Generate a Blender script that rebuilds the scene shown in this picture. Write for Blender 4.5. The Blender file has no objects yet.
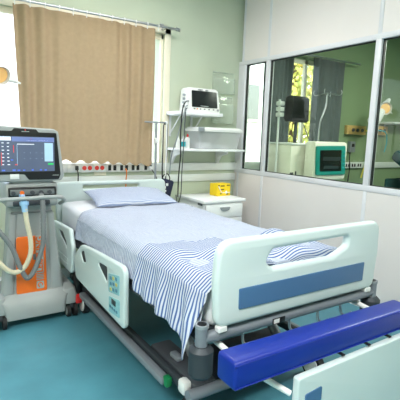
import bpy, bmesh, math, random
from mathutils import Vector, Matrix
random.seed(7)
S = bpy.context.scene
COL = S.collection
PI = math.pi

# ------------------------------------------------------------------ materials
def lin(c):
    return tuple(((v/255)/12.92 if v/255 <= .04045 else ((v/255+.055)/1.055)**2.4) for v in c)

def mat(name, rgb, rough=.5, metal=0., var=.06, scale=8., bump=0., bscale=60., spec=.5, emit=None, estr=0., coat=0., trans=None):
    m = bpy.data.materials.new(name); m.use_nodes = True
    nt = m.node_tree; nt.nodes.clear()
    out = nt.nodes.new('ShaderNodeOutputMaterial'); b = nt.nodes.new('ShaderNodeBsdfPrincipled')
    nt.links.new(b.outputs[0], out.inputs[0])
    c = lin(rgb)
    tc = nt.nodes.new('ShaderNodeTexCoord'); nz = nt.nodes.new('ShaderNodeTexNoise')
    nz.inputs['Scale'].default_value = scale; nz.inputs['Detail'].default_value = 4
    nt.links.new(tc.outputs['Object'], nz.inputs['Vector'])
    rp = nt.nodes.new('ShaderNodeValToRGB')
    rp.color_ramp.elements[0].position = .3; rp.color_ramp.elements[1].position = .7
    rp.color_ramp.elements[0].color = tuple(v*(1-var) for v in c)+(1,)
    rp.color_ramp.elements[1].color = tuple(min(1, v*(1+var)) for v in c)+(1,)
    nt.links.new(nz.outputs['Fac'], rp.inputs[0]); nt.links.new(rp.outputs[0], b.inputs['Base Color'])
    b.inputs['Roughness'].default_value = rough; b.inputs['Metallic'].default_value = metal
    b.inputs['Specular IOR Level'].default_value = spec
    b.inputs['Coat Weight'].default_value = coat
    if bump:
        n2 = nt.nodes.new('ShaderNodeTexNoise'); n2.inputs['Scale'].default_value = bscale; n2.inputs['Detail'].default_value = 3
        nt.links.new(tc.outputs['Object'], n2.inputs['Vector'])
        bp = nt.nodes.new('ShaderNodeBump'); bp.inputs['Strength'].default_value = bump; bp.inputs['Distance'].default_value = .01
        nt.links.new(n2.outputs['Fac'], bp.inputs['Height']); nt.links.new(bp.outputs[0], b.inputs['Normal'])
    if emit:
        b.inputs['Emission Color'].default_value = lin(emit)+(1,); b.inputs['Emission Strength'].default_value = estr
    if trans:
        t = nt.nodes.new('ShaderNodeBsdfTranslucent'); mx = nt.nodes.new('ShaderNodeMixShader')
        nt.links.new(rp.outputs[0], t.inputs[0]); mx.inputs[0].default_value = trans
        nt.links.new(b.outputs[0], mx.inputs[1]); nt.links.new(t.outputs[0], mx.inputs[2]); nt.links.new(mx.outputs[0], out.inputs[0])
    return m

def glass_mat(name, tint, refl=1., haze=0., hazecol=(255, 255, 255)):
    m = bpy.data.materials.new(name); m.use_nodes = True
    nt = m.node_tree; nt.nodes.clear()
    out = nt.nodes.new('ShaderNodeOutputMaterial')
    tr = nt.nodes.new('ShaderNodeBsdfTransparent'); tr.inputs[0].default_value = tint+(1,)
    gl = nt.nodes.new('ShaderNodeBsdfGlossy'); gl.inputs['Roughness'].default_value = .0
    fr = nt.nodes.new('ShaderNodeFresnel'); fr.inputs[0].default_value = 1.5
    ge = nt.nodes.new('ShaderNodeNewGeometry')
    inv = nt.nodes.new('ShaderNodeMath'); inv.operation = 'SUBTRACT'; inv.inputs[0].default_value = refl
    nt.links.new(ge.outputs['Backfacing'], inv.inputs[1])
    mu = nt.nodes.new('ShaderNodeMath'); mu.operation = 'MULTIPLY'; mu.use_clamp = True
    nt.links.new(fr.outputs[0], mu.inputs[0]); nt.links.new(inv.outputs[0], mu.inputs[1])
    mx = nt.nodes.new('ShaderNodeMixShader')
    nt.links.new(mu.outputs[0], mx.inputs[0]); nt.links.new(tr.outputs[0], mx.inputs[1]); nt.links.new(gl.outputs[0], mx.inputs[2])
    last = mx
    if haze:
        d = nt.nodes.new('ShaderNodeBsdfDiffuse'); d.inputs[0].default_value = lin(hazecol)+(1,)
        m2 = nt.nodes.new('ShaderNodeMixShader'); m2.inputs[0].default_value = haze
        nt.links.new(mx.outputs[0], m2.inputs[1]); nt.links.new(d.outputs[0], m2.inputs[2]); last = m2
    nt.links.new(last.outputs[0], out.inputs[0])
    return m

def stripe_mat(name, base, line, pitch, duty, warp, contrast=1., bump=.15):
    """woven cotton with thin stripes running across the cloth; uv in metres, v along the bed"""
    m = bpy.data.materials.new(name); m.use_nodes = True
    nt = m.node_tree; nt.nodes.clear()
    out = nt.nodes.new('ShaderNodeOutputMaterial'); b = nt.nodes.new('ShaderNodeBsdfPrincipled')
    b.inputs['Roughness'].default_value = .85; b.inputs['Specular IOR Level'].default_value = .2
    nt.links.new(b.outputs[0], out.inputs[0])
    uv = nt.nodes.new('ShaderNodeUVMap'); sp = nt.nodes.new('ShaderNodeSeparateXYZ')
    nt.links.new(uv.outputs[0], sp.inputs[0])
    nz = nt.nodes.new('ShaderNodeTexNoise'); nz.inputs['Scale'].default_value = 5.; nz.inputs['Detail'].default_value = 2
    nt.links.new(uv.outputs[0], nz.inputs['Vector'])
    ma = nt.nodes.new('ShaderNodeMath'); ma.operation = 'MULTIPLY_ADD'; ma.inputs[1].default_value = warp
    nt.links.new(nz.outputs['Fac'], ma.inputs[0]); nt.links.new(sp.outputs['Y'], ma.inputs[2])
    mu = nt.nodes.new('ShaderNodeMath'); mu.operation = 'DIVIDE'; mu.inputs[1].default_value = pitch
    nt.links.new(ma.outputs[0], mu.inputs[0])
    fr = nt.nodes.new('ShaderNodeMath'); fr.operation = 'FRACT'; nt.links.new(mu.outputs[0], fr.inputs[0])
    rp = nt.nodes.new('ShaderNodeValToRGB')
    e = rp.color_ramp.elements
    bl = lin(base); ln = lin(line); ln = tuple(bl[i]+(ln[i]-bl[i])*contrast for i in range(3))
    e[0].position = 0; e[0].color = ln+(1,)
    e[1].position = duty; e[1].color = ln+(1,)
    x = e.new(min(.98, duty+.1)); x.color = bl+(1,)
    x = e.new(.92); x.color = bl+(1,)
    x = e.new(1.); x.color = ln+(1,)
    nt.links.new(fr.outputs[0], rp.inputs[0]); nt.links.new(rp.outputs[0], b.inputs['Base Color'])
    n2 = nt.nodes.new('ShaderNodeTexNoise'); n2.inputs['Scale'].default_value = 14; n2.inputs['Detail'].default_value = 4
    nt.links.new(uv.outputs[0], n2.inputs['Vector'])
    bp = nt.nodes.new('ShaderNodeBump'); bp.inputs['Strength'].default_value = bump*2; bp.inputs['Distance'].default_value = .02
    nt.links.new(n2.outputs['Fac'], bp.inputs['Height']); nt.links.new(bp.outputs[0], b.inputs['Normal'])
    return m

def leaf_mat(name, cols):
    m = bpy.data.materials.new(name); m.use_nodes = True
    nt = m.node_tree; b = nt.nodes['Principled BSDF']
    tc = nt.nodes.new('ShaderNodeTexCoord'); nz = nt.nodes.new('ShaderNodeTexNoise')
    nz.inputs['Scale'].default_value = 2.2; nz.inputs['Detail'].default_value = 6
    nt.links.new(tc.outputs['Object'], nz.inputs['Vector'])
    rp = nt.nodes.new('ShaderNodeValToRGB'); e = rp.color_ramp.elements
    while len(e) < len(cols): e.new(.5)
    for i, c in enumerate(cols):
        e[i].position = .3+.4*i/(len(cols)-1); e[i].color = lin(c)+(1,)
    nt.links.new(nz.outputs['Fac'], rp.inputs[0]); nt.links.new(rp.outputs[0], b.inputs['Base Color'])
    b.inputs['Roughness'].default_value = .7
    return m

M = dict(
    wall=mat('wall_paint', (196, 205, 184), .7, var=.03, scale=3, bump=.05, bscale=120),
    wardwall=mat('ward_wall_dimmed', (134, 156, 118), .7, var=.03, scale=3),  # wall green darkened in colour so the far room looks dim
    ceil=mat('ceiling_paint', (235, 236, 232), .8, var=.02),
    floor=mat('floor_vinyl', (78, 138, 154), .38, var=.10, scale=5, bump=.03, bscale=40, spec=.4),
    part=mat('partition_panel', (228, 221, 219), .45, var=.02, scale=2),
    alu=mat('white_aluminium', (218, 218, 224), .4, var=.02),
    gasket=mat('black_gasket', (30, 34, 34), .6),
    cream=mat('cream_frame', (232, 226, 205), .5, var=.02),
    trunk=mat('white_trunking', (226, 230, 228), .45, var=.02),
    curtain=mat('beige_curtain', (164, 142, 114), .9, var=.05, scale=30, bump=.15, bscale=250, spec=.1, trans=.16),
    dcurt=mat('dark_curtain', (92, 100, 100), .9, var=.06, scale=20, spec=.1, trans=.2),
    chrome=mat('brushed_metal', (190, 192, 196), .3, 1., var=.04),
    steel=mat('painted_steel', (150, 156, 162), .4, .3, var=.04),
    white=mat('white_laminate', (232, 234, 236), .45, var=.02),
    wplast=mat('white_plastic', (228, 229, 228), .4, var=.02),
    mint=mat('pale_mint_plastic', (200, 213, 213), .38, var=.02, scale=3),
    blueins=mat('slate_blue_panel', (68, 106, 146), .45, var=.03),
    dkgrey=mat('dark_grey_plastic', (66, 70, 76), .5, var=.05),
    black=mat('black_plastic', (16, 17, 20), .35, var=.05),
    rubber=mat('black_rubber', (28, 29, 31), .7),
    frame=mat('grey_bed_frame', (128, 134, 142), .4, .2, var=.04),
    framed=mat('dark_bed_frame', (52, 58, 64), .5, .2, var=.05),
    red=mat('red_plastic', (206, 40, 38), .4),
    green=mat('green_plastic', (20, 120, 70), .4),
    matt=mat('white_cotton', (214, 216, 221), .85, var=.02, bump=.1, bscale=30, spec=.2),
    bluev=mat('blue_vinyl', (4, 36, 138), .38, var=.08, scale=10, bump=.12, bscale=14),
    ventg=mat('ventilator_grey', (158, 162, 162), .42, var=.02),
    ventd=mat('ventilator_dark_grey', (112, 117, 119), .45, var=.03),
    orange=mat('orange_panel', (240, 112, 32), .4, var=.03),
    strip=mat('pale_grey_strip', (168, 178, 176), .5),
    screen=mat('ventilator_screen', (52, 60, 78), .25, emit=(86, 98, 120), estr=.8),
    uihead=mat('screen_header', (98, 112, 160), .3, emit=(98, 112, 160), estr=.55),
    uilight=mat('screen_pale_blue', (150, 180, 205), .3, emit=(160, 190, 215), estr=.55),
    uiwhite=mat('screen_white', (220, 225, 235), .3, emit=(220, 225, 235), estr=.55),
    uigreen=mat('screen_green', (40, 170, 90), .3, emit=(40, 170, 90), estr=.55),
    uired=mat('screen_red', (200, 60, 60), .3, emit=(200, 60, 60), estr=.55),
    uiblue=mat('screen_blue', (70, 100, 190), .3, emit=(70, 100, 190), estr=.55),
    hose=mat('cream_hose', (214, 204, 178), .5),
    hosed=mat('grey_hose', (120, 124, 126), .5),
    cyanp=mat('pale_blue_connector', (150, 190, 226), .4),
    keypad=mat('keypad_teal', (140, 188, 196), .5, var=.1, scale=60),
    keyb=mat('keypad_button', (80, 130, 150), .5),
    keyy=mat('keypad_yellow', (200, 190, 110), .5),
    lcd=mat('keypad_display', (40, 52, 56), .3),
    yellow=mat('yellow_carton', (240, 205, 20), .6, var=.04),
    ink=mat('black_ink', (60, 48, 16), .7),
    navy=mat('navy_fabric', (28, 34, 62), .8, var=.1, bump=.2),
    bin=glass_mat('clear_bin', (.95, .96, .97), .8, .36, (236, 238, 240)),
    acryl=glass_mat('clear_acrylic', (.95, .97, .95), .8, .2, (235, 240, 232)),
    glass=glass_mat('partition_glass', (.89, .935, .87), .42),
    wglass=glass_mat('window_glass', (.97, .98, .98), .6),
    teal=mat('teal_bezel', (20, 138, 128), .4),
    dark=mat('dark_screen', (12, 22, 24), .2),
    beigep=mat('beige_plastic', (236, 232, 220), .5, var=.03),
    outlet=mat('amber_gas_panel', (206, 168, 104), .5),
    ycord=mat('yellow_hose', (214, 196, 70), .5),
    ocord=mat('orange_cord', (232, 128, 50), .5),
    socket_red=mat('red_socket', (214, 58, 50), .45),
    blanket=mat('teal_blanket', (38, 72, 72), .9, var=.1, spec=.1),
    facade=mat('white_render', (238, 238, 236), .8, var=.02),
    pane=mat('grey_window_pane', (128, 130, 126), .3),
    bark=mat('bark', (98, 80, 62), .9),
    soil=mat('ground_soil', (142, 140, 118), .9, var=.2),
    leaves=leaf_mat('leaves', [(96, 116, 60), (160, 168, 84), (206, 200, 110), (226, 176, 96)]),
    amber=mat('amber_reflector', (222, 178, 112), .3, emit=(250, 190, 120), estr=.25),
    tealb=mat('teal_label', (40, 160, 170), .5),
    diff=mat('lamp_diffuser', (245, 245, 245), .5, emit=(255, 255, 255), estr=3.),
    striped=stripe_mat('striped_cotton', (198, 203, 215), (76, 100, 154), .0190, .37, .035),
    sheet=stripe_mat('pale_striped_cotton', (198, 202, 213), (144, 156, 188), .0185, .40, .05, .9, .45),
    pillow=stripe_mat('pillow_cotton', (192, 197, 210), (126, 143, 184), .0140, .42, .03, .8, .2),
)

# ------------------------------------------------------------------ mesh helpers
def new(): return bmesh.new()

def box(bm, c, s, bev=0., seg=2, rot=None):
    """box centred on c with full sizes s"""
    g = bmesh.ops.create_cube(bm, size=1.)
    vs = g['verts']
    bmesh.ops.scale(bm, vec=Vector(s), verts=vs)
    if bev:
        es = list({e for v in vs for e in v.link_edges})
        r = bmesh.ops.bevel(bm, geom=es, offset=min(bev, min(s)*.49), segments=seg, affect='EDGES', profile=.5)
        vs = list({v for f in r['faces'] for v in f.verts} | {v for v in vs if v.is_valid})
    if rot is not None: bmesh.ops.rotate(bm, cent=(0, 0, 0), matrix=rot, verts=vs)
    bmesh.ops.translate(bm, vec=Vector(c), verts=vs)
    return bm

def bx(bm, x0, x1, y0, y1, z0, z1, bev=0., seg=2):
    return box(bm, ((x0+x1)/2, (y0+y1)/2, (z0+z1)/2), (abs(x1-x0), abs(y1-y0), abs(z1-z0)), bev, seg)

def cyl(bm, a, b, r, r2=None, n=20, caps=True):
    a, b = Vector(a), Vector(b); d = b-a
    m = Matrix.Translation((a+b)/2) @ d.to_track_quat('Z', 'Y').to_matrix().to_4x4()
    bmesh.ops.create_cone(bm, cap_ends=caps, segments=n, radius1=r, radius2=r if r2 is None else r2, depth=d.length, matrix=m)
    return bm

def sph(bm, c, r, sc=(1, 1, 1)):
    bmesh.ops.create_uvsphere(bm, u_segments=16, v_segments=10, radius=r, matrix=Matrix.Translation(c) @ Matrix.Diagonal((*sc, 1)))
    return bm

def smooth_pts(pts, n=6):
    P = [Vector(p) for p in pts]
    if len(P) < 3: return P
    Q = [2*P[0]-P[1]]+P+[2*P[-1]-P[-2]]; o = []
    for i in range(1, len(Q)-2):
        for k in range(n):
            t = k/n
            o.append(.5*((2*Q[i])+(Q[i+1]-Q[i-1])*t+(2*Q[i-1]-5*Q[i]+4*Q[i+1]-Q[i+2])*t*t+(3*Q[i]-Q[i-1]-3*Q[i+1]+Q[i+2])*t**3))
    o.append(P[-1]); return o

def tube(bm, pts, r, n=8, smooth=6, ribs=0.):
    P = smooth_pts(pts, smooth) if smooth else [Vector(p) for p in pts]
    rings = []; ref = None
    for i, p in enumerate(P):
        t = (P[min(i+1, len(P)-1)]-P[max(i-1, 0)]).normalized()
        if ref is None: ref = t.orthogonal().normalized()
        ref = (ref-t*ref.dot(t)).normalized(); w = t.cross(ref)
        rr = r*(1+(ribs if i % 2 else 0))
        rings.append([bm.verts.new(p+(ref*math.cos(2*PI*k/n)+w*math.sin(2*PI*k/n))*rr) for k in range(n)])
    for a, b in zip(rings, rings[1:]):
        for k in range(n): bm.faces.new((a[k], a[(k+1) % n], b[(k+1) % n], b[k]))
    bm.faces.new(rings[0][::-1]); bm.faces.new(rings[-1])
    return bm

def rr(pts, r, n=6):
    """polygon with rounded corners; r is one radius or one per corner"""
    o = []; N = len(pts)
    for i, p in enumerate(pts):
        R = r[i] if isinstance(r, (list, tuple)) else r
        p = Vector((*p, 0)); a = Vector((*pts[i-1], 0)); b = Vector((*pts[(i+1) % N], 0))
        if R <= 0: o.append((p.x, p.y)); continue
        da, db = (a-p).normalized(), (b-p).normalized(); ang = da.angle(db)
        t = min(R/math.tan(ang/2), (a-p).length*.49, (b-p).length*.49)
        s, e = p+da*t, p+db*t
        for k in range(n+1):
            u = k/n; q = s*(1-u)**2+p*2*u*(1-u)+e*u*u; o.append((q.x, q.y))
    return o

def panel(outline, holes, t, bev, axis):
    """filled plate with holes and rounded rim; axis 'y': outline in (x,z), 'x': outline in (y,z), 'z': (x,y)"""
    cu = bpy.data.curves.new('tmp', 'CURVE'); cu.dimensions = '2D'; cu.fill_mode = 'BOTH'
    cu.extrude = t/2-bev; cu.bevel_depth = bev; cu.bevel_resolution = 3; cu.offset = -bev
    for pts in [outline]+list(holes):
        s = cu.splines.new('POLY'); s.points.add(len(pts)-1); s.use_cyclic_u = True
        for q, p in zip(s.points, pts): q.co = (p[0], p[1], 0, 1)
    return curve_mesh(cu, axis)

AX = {'y': Matrix(((1, 0, 0, 0), (0, 0, -1, 0), (0, 1, 0, 0), (0, 0, 0, 1))),
      'x': Matrix(((0, 0, 1, 0), (1, 0, 0, 0), (0, 1, 0, 0), (0, 0, 0, 1))),
      'z': Matrix.Identity(4)}

def curve_mesh(cu, axis, pre=None):
    ob = bpy.data.objects.new('tmp', cu); COL.objects.link(ob)
    bpy.context.view_layer.update()
    dg = bpy.context.evaluated_depsgraph_get()
    me = bpy.data.meshes.new_from_object(ob.evaluated_get(dg))
    bpy.data.objects.remove(ob); bpy.data.curves.remove(cu)
    if pre is not None: me.transform(pre)
    me.transform(AX[axis])
    bm = new(); bm.from_mesh(me); bpy.data.meshes.remove(me)
    bmesh.ops.remove_doubles(bm, verts=bm.verts, dist=1e-5)
    return bm

def text(s, size, t=.001, axis='y', turn=0., at=(0, 0, 0), bold=0.):
    cu = bpy.data.curves.new('tmp', 'FONT'); cu.body = s; cu.size = size; cu.extrude = t/2; cu.offset = bold
    cu.align_x = 'CENTER'; cu.align_y = 'CENTER'
    bm = curve_mesh(cu, axis, Matrix.Rotation(turn, 4, 'Z'))
    bmesh.ops.translate(bm, vec=Vector(at), verts=bm.verts); return bm

def mv(bm, v):
    bmesh.ops.translate(bm, vec=Vector(v), verts=bm.verts); return bm

def obj(name, bm, m, parent=None, ang=35., origin=None):
    me = bpy.data.meshes.new(name)
    o0 = Vector(origin) if origin is not None else None
    if o0 is not None: bmesh.ops.translate(bm, vec=-o0, verts=bm.verts)
    bmesh.ops.recalc_face_normals(bm, faces=bm.faces)
    bm.to_mesh(me); bm.free()
    for p in me.polygons: p.use_smooth = True
    try: me.set_sharp_from_angle(angle=math.radians(ang))
    except Exception: pass
    me.materials.append(M[m])
    o = bpy.data.objects.new(name, me); COL.objects.link(o)
    if parent is not None: o.parent = parent
    if o0 is not None: o.location = o0
    return o

def tag(o, label, cat, group=None):
    o['label'] = label; o['category'] = cat
    if group: o['group'] = group
    return o

def thing(name, label, cat, loc=(0, 0, 0), rz=0., group=None):
    o = bpy.data.objects.new(name, None); COL.objects.link(o); o.empty_display_size = .05
    o.location = loc; o.rotation_euler = (0, 0, rz)
    return tag(o, label, cat, group)

def struct(name, bm, m, parent=None):
    o = obj(name, bm, m, parent)
    if parent is None: o['kind'] = 'structure'
    return o

def dup(root, loc=None, rz=None, label=None):
    r = root.copy(); COL.objects.link(r)
    if loc is not None: r.location = loc
    if rz is not None: r.rotation_euler = (0, 0, rz)
    if label: r['label'] = label
    for ch in list(root.children):
        c = ch.copy(); COL.objects.link(c); c.parent = r
        for g in list(ch.children):
            d = g.copy(); COL.objects.link(d); d.parent = c
    return r

def uvgrid(rows, thick=0.):
    """rows: list of rows of (co, (u,v)) -> bmesh sheet with uv layer"""
    bm = new(); L = bm.loops.layers.uv.new('UVMap'); V = [[bm.verts.new(c) for c, _ in r] for r in rows]
    for i in range(len(rows)-1):
        for j in range(len(rows[0])-1):
            f = bm.faces.new((V[i][j], V[i][j+1], V[i+1][j+1], V[i+1][j]))
            for lp, (a, b) in zip(f.loops, ((i, j), (i, j+1), (i+1, j+1), (i+1, j))): lp[L].uv = rows[a][b][1]
    return bm

def solid(o, t, off=1.):
    s = o.modifiers.new('thickness', 'SOLIDIFY'); s.thickness = t; s.offset = off

# ------------------------------------------------------------------ room
XL, XP, XR, YF, HC = -2.7, 1.92, 6.0, -5.2, 2.75
struct('floor', bx(new(), XL-.2, XR+.2, YF-.2, .2, -.1, 0), 'floor')
struct('ceiling', bx(new(), XL-.2, XR+.2, YF-.2, .2, HC, HC+.1), 'ceil')
struct('wall_left', bx(new(), XL-.2, XL, YF, .0, 0, HC), 'wall')
struct('wall_right', bx(new(), XR, XR+.2, YF, .0, 0, HC), 'wardwall')
struct('wall_front', bx(new(), XL-.2, XR+.2, YF-.2, YF, 0, HC), 'wall')
W1 = (-1.45, 1.03, .97, 2.20)          # window of this room
W2 = (2.0, 3.52, .97, 2.20)            # window of the room behind the glass
b = new()
bx(b, XL-.2, W1[0], 0, .2, 0, HC); bx(b, W1[0], W1[1], 0, .2, 0, W1[2]); bx(b, W1[0], W1[1], 0, .2, W1[3], HC)
bx(b, W1[1], 1.95, 0, .2, 0, HC)
struct('wall_back', b, 'wall')
b = new(); bx(b, 1.95, W2[0], 0, .2, 0, HC); bx(b, W2[0], W2[1], 0, .2, 0, W2[2]); bx(b, W2[0], W2[1], 0, .2, W2[3], HC)
bx(b, W2[1], XR+.2, 0, .2, 0, HC)
struct('wall_back_ward', b, 'wardwall')
def window(name, w, mull, arch):
    x0, x1, z0, z1 = w
    b = new(); t = .045
    bx(b, x0, x0+t, .02, .06, z0, z1); bx(b, x1-t*.4, x1, .02, .06, z0, z1)
    bx(b, x0, x1, .02, .06, z0, z0+t); bx(b, x0, x1, .02, .06, z1-t, z1)
    for mx in mull: bx(b, mx-.02, mx+.02, .02, .06, z0, z1)
    if arch:
        bx(b, x1, x1+.062, -.018, 0, z0, z1+.06, .004); bx(b, x0-.06, x1+.062, -.018, 0, z1, z1+.06, .004); bx(b, x0-.06, x0, -.018, 0, z0, z1+.06, .004)
    f = struct(name, b, 'cream')
    obj('window_pane', bx(new(), x0, x1, .036, .042, z0, z1), 'wglass', f)
    return f
window('window_1', W1, (-.47,), True)
window('window_2', W2, (2.92,), False)
b = new(); bx(b, XL, 1.915, -.03, 0, .935, 1.012, .005)
struct('trim_1', b, 'trunk')
b = new(); bx(b, XL, 1.915, -.025, 0, .826, .898, .005)
struct('trim_2', b, 'trunk')
b = new(); bx(b, 1.985, XR, -.03, 0, .93, 1.01, .005)
struct('trim_3', b, 'trunk')
b = new(); bx(b, XL, 1.19, -.012, 0, 0, .09, .003)
struct('baseboard_back', b, 'trunk')

# glazed partition between the two rooms
MU = [-.06, -.45, -1.64, -2.83, -4.02, -5.19]
GZ0, GZ1 = .955, 2.017
b = new(); bx(b, XP, XP+.05, YF, 0, 0, GZ0-.04)
wr = struct('wall_partition', b, 'part')
for i, (y1, y0) in enumerate(zip(MU, MU[1:])):
    struct('wall_partition_upper', bx(new(), XP, XP+.05, y0, y1, GZ1+.03, HC), 'part')
b = new()
bx(b, XP-.006, XP+.056, YF, 0, GZ0-.045, GZ0, .004); bx(b, XP-.006, XP+.056, YF, 0, GZ1, GZ1+.04, .004)
struct('trim_4', b, 'alu')
for i, y in enumerate(MU[:-1]):
    w = .05 if i else .10
    b = new(); bx(b, XP-.007, XP+.057, y-w/2, y+w/2 if i else 0, GZ0-.002, GZ1+.002, .005)
    bx(b, XP-.004, XP+.054, y-.016, y+.016, GZ1, HC, .002); bx(b, XP-.004, XP+.054, y-.016, y+.016, 0, GZ0-.04, .002)
    m = struct('trim_%d' % (5+i), b, 'alu')
for i, (y1, y0) in enumerate(zip(MU, MU[1:])):
    b = new(); bx(b, XP+.022, XP+.028, y0+.02, y1-.02, GZ0-.005, GZ1+.005)
    g = struct('window_%d' % (3+i), b, 'glass')
    b = new(); w1 = .05 if i == 0 else .025
    for yy in (y0+.025, y1-w1): bx(b, XP+.014, XP+.036, yy-.009, yy+.009, GZ0, GZ1)
    bx(b, XP+.014, XP+.036, y0+.03, y1-.03, GZ1-.008, GZ1); bx(b, XP+.014, XP+.036, y0+.03, y1-.03, GZ0, GZ0+.006)
    obj('gasket', b, 'gasket', g)

# ------------------------------------------------------------------ curtain and rail
def curtain(x0, x1, y, z0, z1, folds, amp, m, name, zl=None, slant=0.):
    nu, nv = 160, 24; rows = []
    for j in range(nv+1):
        v = j/nv; r = []
        for i in range(nu+1):
            u = i/nu
            zb = z0 if zl is None else zl+(z0-zl)*u
            z = z1+(zb+.012*math.sin(u*folds*2*PI+1)-z1)*v
            x = x0+(x1-x0)*u+slant*v*(1-u)+.012*math.sin(v*3+u*9)*v
            a = amp*(.5+.5*math.sin(u*7.3+1.2))*(1.-.55*v)
            yy = y+a*math.sin(u*folds*2*PI+.5*math.sin(u*17)+.4*v)+.006*math.sin(u*folds*5.3+v*4)
            r.append(((x, yy, z), (u, v)))
        rows.append(r)
    o = obj(name, uvgrid(rows), m, ang=180.)
    return o
c = curtain(-.285, .885, -.10, .998, 2.205, 10, .022, 'curtain', 'curtain', 1.052, .03)
tag(c, 'wide beige fabric curtain hanging over the window behind the bed', 'curtain')
t = thing('curtain_rail', 'long metal curtain rail above the beige curtain', 'curtain rail', (-.1, -.1, 2.235))
b = new(); cyl(b, (-1.4, 0, 0), (1.20, 0, 0), .011); obj('rail', b, 'chrome', t)
b = new(); cyl(b, (1.20, 0, 0), (1.235, 0, 0), .017); obj('finial', b, 'chrome', t)
for x in (-1.25, 1.10):
    b = new(); bx(b, x-.009, x+.009, .0, .10, -.008, .008); bx(b, x-.02, x+.02, .092, .10, -.03, .05); obj('bracket', b, 'chrome', t)
for k in range(12):
    b = new(); x = -.17+k*.108
    cyl(b, (x-.004, 0, 0), (x+.004, 0, 0), .016, n=12); bx(b, x-.003, x+.003, -.002, .002, -.042, -.012); obj('ring', b, 'wplast', t)

# ------------------------------------------------------------------ sockets on the trunking
def outlet(x, m, label, w=.098):
    t = thing('power_outlet', label, 'power outlet', (x, -.031, .972), 0, 'outlets on the wall trunking')
    obj('cover_plate', bx(new(), -w/2, w/2, -.008, 0, -.038, .038, .003), 'wplast', t)
    for s in (-1, 1):
        b = new()
        if m == 'socket_red': cyl(b, (s*.024, -.012, 0), (s*.024, -.008, 0), .019, n=20)
        elif m == 'black': bx(b, s*.024-.014, s*.024+.014, -.012, -.008, -.024, .024, .002)
        else: bx(b, s*.024-.014, s*.024+.014, -.011, -.008, -.02, .02, .002)
        obj('socket', b, m, t)
    return t
outlet(.06, 'wplast', 'plain white wall outlet nearest the ventilator screen')
outlet(.168, 'wplast', 'white wall outlet with a black plug, left of the red sockets')
outlet(.287, 'socket_red', 'outlet with two red sockets next to the white outlet with black plug')
outlet(.398, 'socket_red', 'outlet with two red sockets next to the black sockets')
outlet(.515, 'black', 'outlet with two black sockets next to the red sockets')
outlet(.628, 'black', 'outlet with two black sockets where the orange cord starts')
outlet(.74, 'black', 'outlet with black sockets between orange cord and white plug')
outlet(.868, 'black', 'outlet with black sockets beside the grey drip pole, white plug in it')
def cord(name, pts, r, m, label, cat, group=None, n=7):
    b = new(); tube(b, pts, r, n); o = obj(name, b, m); return tag(o, label, cat, group)
t = thing('plug', 'black plug with black lead in the white wall outlet', 'plug', (.192, -.043, .975))
obj('plug_body', bx(new(), -.012, .012, -.035, 0, -.02, .02, .006), 'black', t)
b = new(); tube(b, [(0, -.03, -.01), (.004, -.04, -.06), (.004, -.03, -.16), (.002, -.01, -.30)], .005); obj('lead', b, 'black', t)
t = thing('plug', 'white plug with dark lead in the outlet beside the drip pole', 'plug', (.885, -.043, .962))
obj('plug_body', bx(new(), -.017, .017, -.04, 0, -.02, .02, .006), 'wplast', t)
b = new(); tube(b, [(0, -.035, -.005), (.02, -.05, -.04), (.05, -.05, -.10), (.055, -.03, -.25)], .005); obj('lead', b, 'black', t)
cord('orange_cable', [(.64, -.045, .965), (.645, -.06, .93), (.643, -.05, .84), (.643, -.04, .60)], .0055, 'ocord', 'thin orange cord hanging from a black socket behind the headboard', 'cord')
b = new(); bx(b, .36, .47, -.012, 0, .902, .932, .002)
tag(obj('wall_plate', b, 'cream'), 'small cream plate on the green wall between the two white bands', 'wall plate')

# ------------------------------------------------------------------ hospital bed
BX, BY, BR = 0., -2.433, .0129
bed = thing('hospital_bed', 'pale green hospital bed with grey steel frame in the middle of the room', 'hospital bed', (BX, BY, 0), BR)
# footboard
out = rr([(.010, .567), (.968, .567), (.985, .75), (.978, .905), (.008, .905), (-.002, .75)], [.05, .05, .1, .06, .075, .1], 8)
hole = rr([(.240, .795), (.275, .846), (.745, .852), (.742, .805), (.64, .766), (.28, .768)], [.03, .03, .02, .03, .02, .03], 6)
fb = obj('footboard', mv(panel(out, [hole], .044, .018, 'y'), (0, .022, 0)), 'mint', bed)
obj('inset_panel', mv(panel(rr([(.108, .628), (.868, .622), (.872, .712), (.106, .712)], .006), [], .006, .002, 'y'), (0, -.0015, 0)), 'blueins', fb)
for x in (.04, .93):
    b = new(); bx(b, x-.02, x+.02, .0, .03, .55, .572, .004); obj('mounting_foot', b, 'wplast', fb)
# headboard
out = rr([(.0, .50), (.96, .50), (.972, .70), (.962, .885), (-.002, .885), (-.012, .70)], [.03, .03, .08, .05, .05, .08], 8)
hole = rr([(.205, .822), (.70, .822), (.70, .85), (.205, .85)], .013, 5)
obj('headboard', mv(panel(out, [hole], .04, .016, 'y'), (0, 2.17, 0)), 'mint', bed)
# deck, under frame
obj('mattress_deck', bx(new(), .0, .945, .06, 2.12, .495, .538, .01), 'framed', bed)
b = new(); tube(b, [(-.005, .07, .50), (-.005, 2.10, .50)], .016, 10, 0); tube(b, [(.95, .07, .50), (.95, 2.10, .50)], .016, 10, 0); obj('deck_rail', b, 'framed', bed)
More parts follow.
